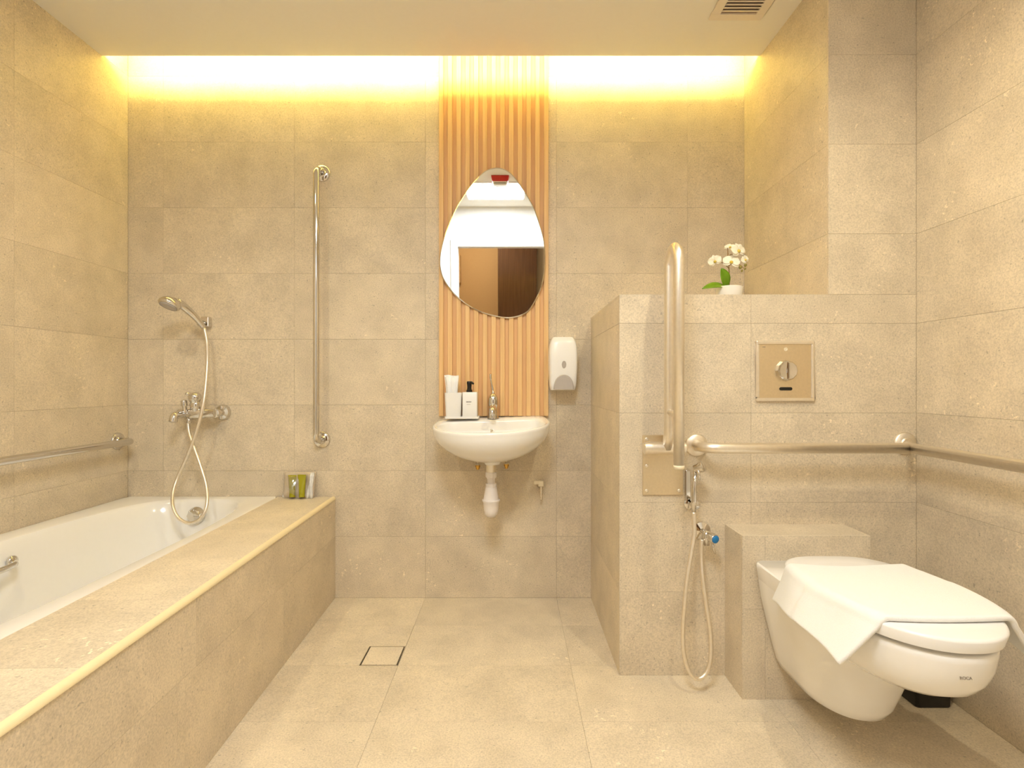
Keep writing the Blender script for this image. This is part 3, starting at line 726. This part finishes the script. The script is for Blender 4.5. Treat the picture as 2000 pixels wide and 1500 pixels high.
# wall outlet stub with chain
q = px(1052, 943, 2.35)
ws = thing('wall_outlet', (q.x, YB, q.z), 'small cream elbow outlet on the back wall beside the trap', 'outlet')
MB().box((q.x-.023, YB-.040, q.z-.007), (q.x+.020, YB-.022, q.z+.009)).build('elbow_arm', M_CREAMP, ws, bevel=.004)
MB().box((q.x-.002, YB-.042, q.z-.016), (q.x+.022, YB-.020, q.z+.010)).build('elbow_body', M_CREAMP, ws, bevel=.004)
MB().lathe([(.016, 0), (.015, .006), (.009, .009), (.009, .024)], (q.x+.006, YB, q.z-.012), (0,-1,0), 20).build('wall_rose', M_STEEL, ws)
m = MB().lathe([(.006, 0), (.007, .008), (.0045, .011), (.0065, .018), (.0045, .024), (.0065, .031), (.0045, .038), (.0065, .045), (.004, .052), (.005, .058), (.003, .064)], (q.x+.012, YB-.031, q.z-.014), (0,0,-1), 14); m.build('ribbed_stem', M_STEEL, ws)

# faucet
fa = thing('basin_faucet', (bx+.004, YB-.055, bz-.004), 'chrome single lever faucet on the basin deck', 'faucet')
fX, fY, fZ = bx+.004, YB-.055, bz-.0045
MB().lathe([(.026, 0), (.026, .004), (.0235, .008), (.021, .03), (.020, .052), (.0215, .056)], (fX, fY, fZ), n=28).build('faucet_body', M_CHROME, fa, autosm=50)
MB().lathe([(.0215, .056), (.023, .062), (.0235, .078), (.021, .094), (.014, .106), (.006, .112), (0, .113)], (fX, fY, fZ), n=28).build('lever_dome', M_CHROME, fa, autosm=50)
MB().tube(smooth_path([(fX, fY-.012, fZ+.040), (fX, fY-.045, fZ+.050), (fX, fY-.085, fZ+.046), (fX, fY-.100, fZ+.034)]), [.015]*12+[.013]*13, 18).build('spout', M_CHROME, fa)
MB().lathe([(.0125, 0), (.0135, .004), (.0135, .013), (.010, .014)], (fX, fY-.101, fZ+.038), (0,-.15,-1), 20).build('aerator', M_CHROME, fa, autosm=50)
MB().tube(smooth_path([(fX, fY, fZ+.108), (fX-.002, fY+.004, fZ+.128), (fX-.007, fY+.002, fZ+.155), (fX-.011, fY-.006, fZ+.182), (fX-.011, fY-.010, fZ+.198)]), [.007]*6+[.0045]*8+[.0035]*8+[.005]*7+[.005]*4, 12).build('lever', M_CHROME, fa)

# tray set on the basin
ty0, tz0 = 2.315, px(903, 816, 2.315).z
tx0, tx1 = px(868, 0, 2.30).x, px(936, 0, 2.30).x
def rrect(x0, x1, y0, y1, r, n=5):
    out = []
    for cx, cy, a0 in ((x1-r, y1-r, 0), (x0+r, y1-r, PI/2), (x0+r, y0+r, PI), (x1-r, y0+r, 1.5*PI)):
        out += [(cx+r*math.cos(a0+PI/2*i/n), cy+r*math.sin(a0+PI/2*i/n)) for i in range(n+1)]
    return out
def vprism(ol, zs):   # zs: list of (z, scale)
    cx = sum(p[0] for p in ol)/len(ol); cy = sum(p[1] for p in ol)/len(ol)
    return [[Vector((cx+(x-cx)*k, cy+(y-cy)*k, z)) for x, y in ol] for z, k in zs]
tz = zrim(.07)+.004
ol = rrect(tx0+.004, tx1, 2.272, 2.345, .010)
tr = MB().rings(vprism(ol, [(tz, .97), (tz+.002, 1), (tz+.010, 1), (tz+.010, .95), (tz+.006, .94)]), True, True, True, False)
tag(tr.build('vanity_tray', M_PLAST, None), 'white tray on the left of the basin deck', 'tray')
cx0, cx1 = px(868.5, 0, 2.29).x, px(902, 0, 2.29).x
ol = rrect(cx0, cx1, 2.280, 2.338, .012)
cz1 = px(0, 767, 2.29).z
cup = MB().rings(vprism(ol, [(tz+.0065, .86), (tz+.008, .88), (cz1, 1.0), (cz1, .94), (cz1-.002, .93), (tz+.02, .82)]), True, True, True, False)
tag(cup.build('tumbler', M_PLAST, None, autosm=30), 'white square tumbler on the basin tray holding folded tissue', 'tumbler')
# folded tissue fanned out of the tumbler
tp = thing('folded_tissue', ((cx0+cx1)/2, 2.31, tz+.02), 'white folded paper tissue standing in the tumbler', 'tissue')
tb0, tb1, tt0, tt1 = px(872, 0, 2.30).x, px(892, 0, 2.30).x, px(867.5, 0, 2.30).x, px(895.5, 0, 2.30).x
ttop = px(0, 733, 2.30).z
for i, (dy, dx, dz) in enumerate(((0, 0, 0), (.006, .003, -.004), (-.006, .004, -.008))):
    g0 = []
    for r_ in range(7):
        t = r_/6; z = tz+.03+(ttop+dz-tz-.03)*t
        x0, x1 = tb0+(tt0-tb0)*t**2.5+dx, tb1+(tt1-tb1)*t**2+dx*.3
        g0.append([Vector((x0+(x1-x0)*s/8, 2.306+dy+.004*math.sin(s*2.1+i)*(.4+t), z+.002*math.sin(s*.8)*t)) for s in range(9)])
    MB().rings(g0, False).build('tissue_layer', M_PAPER, tp, solid=.0012)
# pump bottle
pb0, pb1 = px(903, 0, 2.285).x, px(932, 0, 2.285).x; pz1 = px(0, 766, 2.285).z
sb = thing('soap_pump_bottle', ((pb0+pb1)/2, 2.31, tz+.0065), 'square white soap bottle with a black pump on the tray', 'soap bottle')
ol = rrect(pb0, pb1, 2.280, 2.336, .006)
MB().rings(vprism(ol, [(tz+.0065, .96), (tz+.009, 1), (pz1-.003, 1), (pz1, .95)]), True, True, True, False).build('bottle', M_PLAST, sb, autosm=30)
pcx, pcy = px(916.5, 0, 2.30).x, 2.308
pu = MB().lathe([(.0135, 0), (.0135, .010), (.0105, .012), (.0095, .020), (.010, .030), (.0115, .040), (.0115, .046), (.009, .049)], (pcx, pcy, pz1-.001), n=24).build('pump', M_BLACK, sb, autosm=40)
MB().tube([(pcx, pcy, pz1+.041), (pcx+.012, pcy-.006, pz1+.042), (pcx+.019, pcy-.010, pz1+.036)], [.007, .0055, .004], 12).build('pump_nozzle', M_BLACK, pu)
m = MB(); q_ = px(0, 785.0, 2.28).z; x_ = px(910.6, 0, 2.28).x     # print too small to read: one dark and one faint line
for w_, h_ in ((.0014, .0052), (.0030, .0040), (.0026, .0040), (.0030, .0034), (.0024, .0044), (.0030, .0034), (.0024, .0034)):
    m.box((x_, 2.2797, q_-h_/2), (x_+w_, 2.2802, q_+h_/2)); x_ += w_+.0007
m.build('print_line', M_INK, sb)
m = MB(); q_ = px(0, 790.0, 2.28).z; x_ = px(911.6, 0, 2.28).x
for k in range(9): m.box((x_, 2.2797, q_-.0008), (x_+.0013, 2.2802, q_+.0008)); x_ += .0019
m.build('print_line', M_GREYINK, sb)

# ============================================================ soap dispenser on the wall
sd = thing('soap_dispenser', (px(1100, 0, 2.36).x, YB, .95), 'white wall soap dispenser with grey push bar beside the slats', 'soap dispenser')
DZ1, DZ0 = px(0, 658, 2.30).z, px(0, 762, 2.30).z; dc = px(1100.5, 0, 2.30).x
def dsec(t):   # t 0 bottom .. 1 top, half width
    return .0545+.0085*math.sin(PI*min(1, max(0, .12+.62*t)))-.012*max(0, (t-.72)/.28)**2
R_ = []
for i in range(25):
    t = i/24; z = DZ0+(DZ1-DZ0)*t; hw = dsec(t); e = min(1, min(t, 1-t)*14); 
    dp = (.083+.014*math.sin(PI*t))*(.90+.10*e); hw *= (.94+.06*e)
    ring = []
    for (x, y) in ((-hw, 0), (-hw, .4), (-hw*.985, .8), (-hw*.93, .94), (-hw*.8, .985), (-hw*.4, 1), (0, 1.005), (hw*.4, 1), (hw*.8, .985), (hw*.93, .94), (hw*.985, .8), (hw, .4), (hw, 0)):
        ring.append(Vector((dc+x, YB-.0005-dp*y, z)))
    R_.append(ring)
body = MB().rings(R_, True, True, True).build('dispenser_body', M_PLAST, sd, autosm=50)
# grey push bar arch
ol = [(-.043, 0)]+[(-.043*math.cos(a), .064*math.sin(a)**.8) for a in [PI*i/20 for i in range(1, 20)]]+[(.043, 0)]
arch = [(dc+x, DZ0+.004+z) for x, z in ol]
yA = YB-.100
m = MB().rings([[Vector((x, YB-.06, z)) for x, z in arch], [Vector((x, yA, z)) for x, z in arch], [Vector((dc+(x-dc)*.93, yA-.003, DZ0+.004+(z-DZ0-.004)*.95)) for x, z in arch]], True, True, True, False)
m.build('push_bar', M_GREYP, sd)
wc = Vector((dc+.001, YB-.0965, px(0, 712, 2.29).z))
o_ = [[wc+Vector((.0095*k*math.cos(a), -dy, .0165*k*math.sin(a))) for a in [2*PI*i/24 for i in range(24)]] for k, dy in ((1.0, 0), (1.0, .003), (.8, .004), (.72, .0025))]
MB().rings(o_, True, True, True).build('sight_window', M_GREYP, sd, autosm=40)

# ============================================================ toiletry sachet and tubes
ys_ = 2.352
pts = [px(553, 969, ys_-.01), px(612, 969, ys_-.01), px(616, 922, ys_+.018), px(555, 923, ys_+.018)]
zb0 = ZL+.001
def sach(u, v, dy=0):
    a = pts[0].lerp(pts[1], u); b = pts[3].lerp(pts[2], u); q = a.lerp(b, v); q.z = max(q.z, zb0) if v > 0 else zb0
    return q+Vector((0, dy+.003*math.sin(u*9+v*4), 0))
sa = thing('toiletry_sachet', (px(584, 0, ys_).x, ys_, zb0), 'clear plastic sachet with silvery edge propped against the back wall', 'sachet')
MB().rings([[sach(i/12, j/8, -.006-.030*math.sin(PI*min(1, max(0, i/12*1.35)))*math.sin(PI*j/8)**.5) for i in range(13)] for j in range(9)], False).build('front_film', M_FILM, sa, solid=.0004)
MB().rings([[sach(i/12, j/8, .004) for i in range(13)] for j in range(9)], False).build('back_film', plain('sachet_back_film', (226, 208, 182), .25, noise=.05), sa, solid=.0004)
m = MB().rings([[sach((.79+.10*j/8)+(.21-.10*j/8)*i/5, j/8, -.012-.004*math.sin(i*2.2+j)) for i in range(6)] for j in range(9)], False)
m.build('silver_flap', plain('silver_white_film', (240, 238, 234), .22, .15, noise=.2, nscale=50), sa, solid=.0004)
for i, (x, tp_) in enumerate(((571, 928), (589.5, 927))):
    c0, c1 = px(x, 966, ys_-.024), px(x, tp_, ys_-.006); c0.z = zb0+.006
    tu = thing('toiletry_tube', c0, 'olive green toiletry tube inside the sachet, %s of the pair' % ('left' if i == 0 else 'right'), 'tube', 'green tubes in the sachet')
    dirv = (c1-c0); L0 = dirv.length; dn = dirv.normalized(); R_ = []
    for j in range(9):
        t = j/8; cc = c0+dn*(.016+(L0-.016)*t); a_, b_ = .0128+.0062*t, .0115*(1-t)+.0012
        R_.append([cc+Vector((a_*math.cos(2*PI*k/20), b_*math.sin(2*PI*k/20), 0)) for k in range(20)])
    MB().rings(R_, True, True, True).build('tube_body', M_GREEN, tu, autosm=50)
    MB().lathe([(.0115, 0), (.013, .001), (.0132, .016), (.012, .0165)], c0, dn, 20).build('tube_cap', M_GREEN, tu, autosm=50)

# ============================================================ orchid on the ledge
OD = 1.99; oX = px(1424, 0, OD).x
oz1 = px(0, 561, OD).z
orc = thing('potted_orchid', (oX, OD, ZS), 'white orchid in a low white dish on the partition ledge', 'orchid')
MB().lathe([(.040, 0), (.044, .003), (.049, oz1-ZS-.012), (.050, oz1-ZS-.003), (.047, oz1-ZS), (.044, oz1-ZS-.004), (.042, oz1-ZS-.015)], (oX, OD, ZS), n=36).build('pot', M_CERAM, orc, autosm=50)
MB().lathe([(.043, 0), (.03, .003), (0, .004)], (oX, OD, oz1-.014), n=24).build('moss', plain('moss', (110, 104, 60), .9, noise=.4, nscale=200, bump=.6), orc)
stem = [px(1424, 566, OD), px(1424.5, 545, OD), px(1423.5, 520, OD-.005), px(1422, 500, OD-.01), px(1421, 484, OD-.015)]
MB().tube(smooth_path(stem), .0017, 8).build('stem', M_STEM, orc)
for br_ in ([(1423, 524, OD-.004), (1416, 516, OD-.01), (1410, 513, OD-.015), (1402, 512, OD-.018)], [(1422, 503, OD-.008), (1427, 497, OD-.012), (1434, 497, OD-.016)], [(1423, 520, OD-.005), (1433, 514, OD-.01), (1446, 518, OD-.02), (1452, 524, OD-.02)]):
    MB().tube(smooth_path([px(*q) for q in br_]), .0012, 8).build('stem_branch', M_STEM, orc)
def leaf(base, tip, wid, nrm, bend, name='leaf', mat=None, parent=None, n=10):
    base, tip, nrm = Vector(base), Vector(tip), Vector(nrm).normalized(); ax = tip-base; sd_ = ax.cross(nrm).normalized(); R_ = []
    for i in range(n+1):
        t = i/n; wv = wid*math.sin(PI*min(1, t*.93+.07))**.7 if i < n else wid*.06
        c = base+ax*t+nrm*(bend*math.sin(PI*t))
        R_.append([c+sd_*(wv*s)+nrm*(.18*wid*abs(s)) for s in (-1, -.6, -.2, .2, .6, 1)])
    return MB().rings(R_, False).build(name, mat or M_LEAF, parent or orc, solid=.0008)
leaf(px(1418, 561, OD), px(1408, 524, OD-.012), .0220, (.25, -1, .1), .008)
leaf(px(1419, 561, OD-.004), px(1371, 565, OD-.03), .018, (.1, -.75, .8), .012)
def flower(c, size, face, roll=0.0, white=1):
    c = Vector(c); fz = Vector(face).normalized(); up = Vector((0,0,1)); rx = up.cross(fz).normalized(); uy = fz.cross(rx)
    fl_ = MB().lathe([(0, -.002), (size*.16, 0), (size*.20, size*.12), (size*.10, size*.26), (0, size*.30)], c, fz, 12).build('flower_lip', M_LIP, orc)
    for i, (a, wd_, ln) in enumerate(((90, .34, .95), (200, .34, .9), (340, .34, .9), (25, .58, 1.0), (155, .58, 1.0))):
        a = math.radians(a)+roll; dv = rx*math.cos(a)+uy*math.sin(a)
        leaf(c+dv*size*.06-fz*(.0008 if wd_ < .5 else 0), c+dv*size*ln-fz*size*.10, size*wd_, fz, size*.10, 'petal', M_PETAL, fl_, 6)
flower(px(1396.5, 511, OD-.02), .0270, (-.4, -1, -.25), .3)
flower(px(1426, 484, OD-.01), .0240, (-.3, -.8, .7), -.4)
flower(px(1442, 491, OD-.025), .0345, (.35, -1, .15), .2)
flower(px(1428, 513, OD-.025), .0340, (-.15, -1, .35), -.2)
flower(px(1455, 508, OD-.015), .0225, (.5, -1, .2), .6)
for q, r_ in (((1446, 522, OD-.02), .0062), ((1456, 518, OD-.02), .0055), ((1449, 529, OD-.02), .0042), ((1455, 525, OD-.022), .0040)):
    MB().lathe([(0, -1.25*r_), (r_*.7, -.8*r_), (r_, 0), (r_*.75, .8*r_), (0, 1.3*r_)], px(*q), (.3, -.2, 1), 12).build('bud', M_BUD, orc)

# ============================================================ toilet
TX, TY = .920, BY
def dplan(hw, s0, L, y0=0.0, n=44, e=1.0, backr=.02):
    """D-shaped plan: flat back at distance y0, straight to s0, half ellipse to L. returns (x,d)"""
    pts = [(-hw+backr, y0), (-hw+backr*.3, y0+backr*.3), (-hw, y0+backr)]
    pts += [(-hw, y0+backr+(s0-y0-backr)*i/4) for i in range(1, 4)]
    k = n
    for i in range(k+1):
        a = PI*i/k; c, s = -math.cos(a), math.sin(a)
        pts.append((hw*(1 if c > 0 else -1)*abs(c)**e, s0+(L-s0)*s**e))
    pts += [(hw, y0+backr+(s0-y0-backr)*i/4) for i in range(3, 0, -1)]
    pts += [(hw, y0+backr), (hw-backr*.3, y0+backr*.3), (hw-backr, y0)]
    return pts
def TP(pl, z): return [Vector((TX+x*.955, TY-d, z)) for x, d in pl]
to = thing('toilet', (TX, TY, .10), 'white wall-hung toilet with closed lid in front of the tiled boxing', 'toilet')
ZR = .430
R_ = []
for z, hw, s0, L in ((.300, .05, .30, .42), (.303, .09, .29, .465), (.312, .125, .28, .505), (.330, .150, .275, .537), (.355, .166, .27, .557), (.385, .176, .265, .569), (.415, .1805, .26, .574), (.427, .1805, .26, .574), (.430, .176, .26, .570)):
    R_.append(TP(dplan(hw, s0, L, .0012, e=.92), z))
up_ = R_
R2 = []
for z, hw, s0, L in ((.100, .060, .14, .235), (.103, .085, .14, .262), (.115, .105, .14, .282), (.140, .118, .145, .298), (.180, .130, .15, .312), (.230, .143, .16, .330), (.280, .156, .18, .36), (.330, .168, .20, .40), (.380, .175, .22, .42), (.42, .178, .22, .43)):
    R2.append(TP(dplan(hw, s0, L, .0012, e=.95), z))
MB().rings(up_, True, True, True).rings(R2, True, True, True).build('bowl', M_CERAM, to, autosm=55)
# seat and lid
def eggplan(hw, s0, L, y0, n=44):
    pts = []
    for i in range(n+1):
        a = PI*i/n; c, q = -math.cos(a), math.sin(a)
        pts.append((hw*(1 if c > 0 else -1)*abs(c)**.9, s0+(L-s0)*q**.9))
    for i in range(1, n):
        a = PI*i/n; c, q = math.cos(a), math.sin(a)
        pts.append((hw*(1 if c > 0 else -1)*abs(c)**.62*(1-.10*q), s0-(s0-y0)*q**.55))
    return pts
def slab(name, prof, mat, parent):
    return MB().rings([TP(eggplan(hw, s0, L, y0), z) for z, hw, s0, L, y0 in prof], True, True, True).build(name, mat, parent, autosm=60)
slab('seat', [(.431, .150, .31, .550, .125), (.442, .150, .31, .550, .125)], M_PLAST, to)
slab('lid', [(.4390, .172, .31, .570, .082), (.4410, .179, .31, .579, .076), (.464, .184, .31, .586, .072), (.4685, .1825, .31, .584, .074), (.4705, .177, .31, .578, .080), (.4712, .12, .30, .50, .13)], M_PLAST, to)
for sx in (-1, 1):
    MB().lathe([(.016, 0), (.016, .009), (.012, .010)], (TX+sx*.075, TY-.10, .430), n=20).build('hinge', M_CHROME, to)
text_mesh('lettering', 'ROCA', .0088, (TX-.010, TY-.5705, .385), (math.radians(80), 0, math.radians(-2)), M_GREYINK, to, .0003)

# towel over the lid
tw = MB(); NU, NV = 72, 40; rows = []
def lid_half(d):      # half width of lid at distance d from box
    if d < .31: return .180-.030*((.31-d)/.2)**2
    t = (d-.31)/(.586-.31)
    return .184*max(0.0, 1-min(1, t**(1/.9))**2)**.45 if t < 1 else 0.0
for j in range(NV+1):
    v = j/NV
    row = []
    for i in range(NU+1):
        u = -1+2*i/NU
        s = u*(.268+.012*v)                                   # arc length from the middle
        d0_ = .200-.045*abs(u)**1.5; d = d0_+(.480-d0_)*v
        # front edge bows forward in the middle
        d += .035*v*(1-u*u)-.030*(1-v)*0
        hwl = max(.06, lid_half(d))
        hwl = hwl*.955+.008; r = .018
        a = abs(s); flat = hwl-r; arcl = r*PI/2
        zt_ = .4790
        if a < flat: x, z = a, zt_
        elif a < flat+arcl: th = (a-flat)/r; x, z = flat+r*math.sin(th), zt_-r+r*math.cos(th)
        else:
            ex = a-flat-arcl
            flare = .34+.26*v                        # the cloth swings outwards towards the front
            x, z = flat+r+ex*math.sin(flare), zt_-r-ex*math.cos(flare)
        z += (.0008 if a < flat else .0025)*math.sin(7*u+3*v)*math.sin(5*v+1)
        if a > flat: x += .006*math.sin(v*8.0+u*2)*min(1, (a-flat)/.06)
        row.append(Vector((TX+(x if u > 0 else -x)+.010*v, TY-d, z)))
    rows.append(row)
to_ = tw.rings(rows, False).build('hand_towel', M_TOWEL, None, solid=.013)
mm_ = to_.modifiers.new('sub', 'SUBSURF'); mm_.levels = 1; mm_.render_levels = 1
tag(to_, 'white terry towel draped across the closed toilet lid', 'towel')

# small black bin beside the boxing
bn = thing('waste_bin', (1.27, 1.635, 0), 'small black bin on the floor behind the toilet', 'bin')
ol = rrect(1.216, 1.328, 1.570, 1.700, .010)
MB().rings(vprism(ol, [(.0005, .92), (.004, .95), (.20, 1.02), (.20, .98), (.02, .90)]), True, True, True, False).build('bin_body', M_BLACK, bn, autosm=30)
MB().rings(vprism(ol, [(.201, 1.03), (.214, 1.03), (.222, .96)]), True, True, True, False).build('bin_lid', M_BLACK, bn, autosm=30)
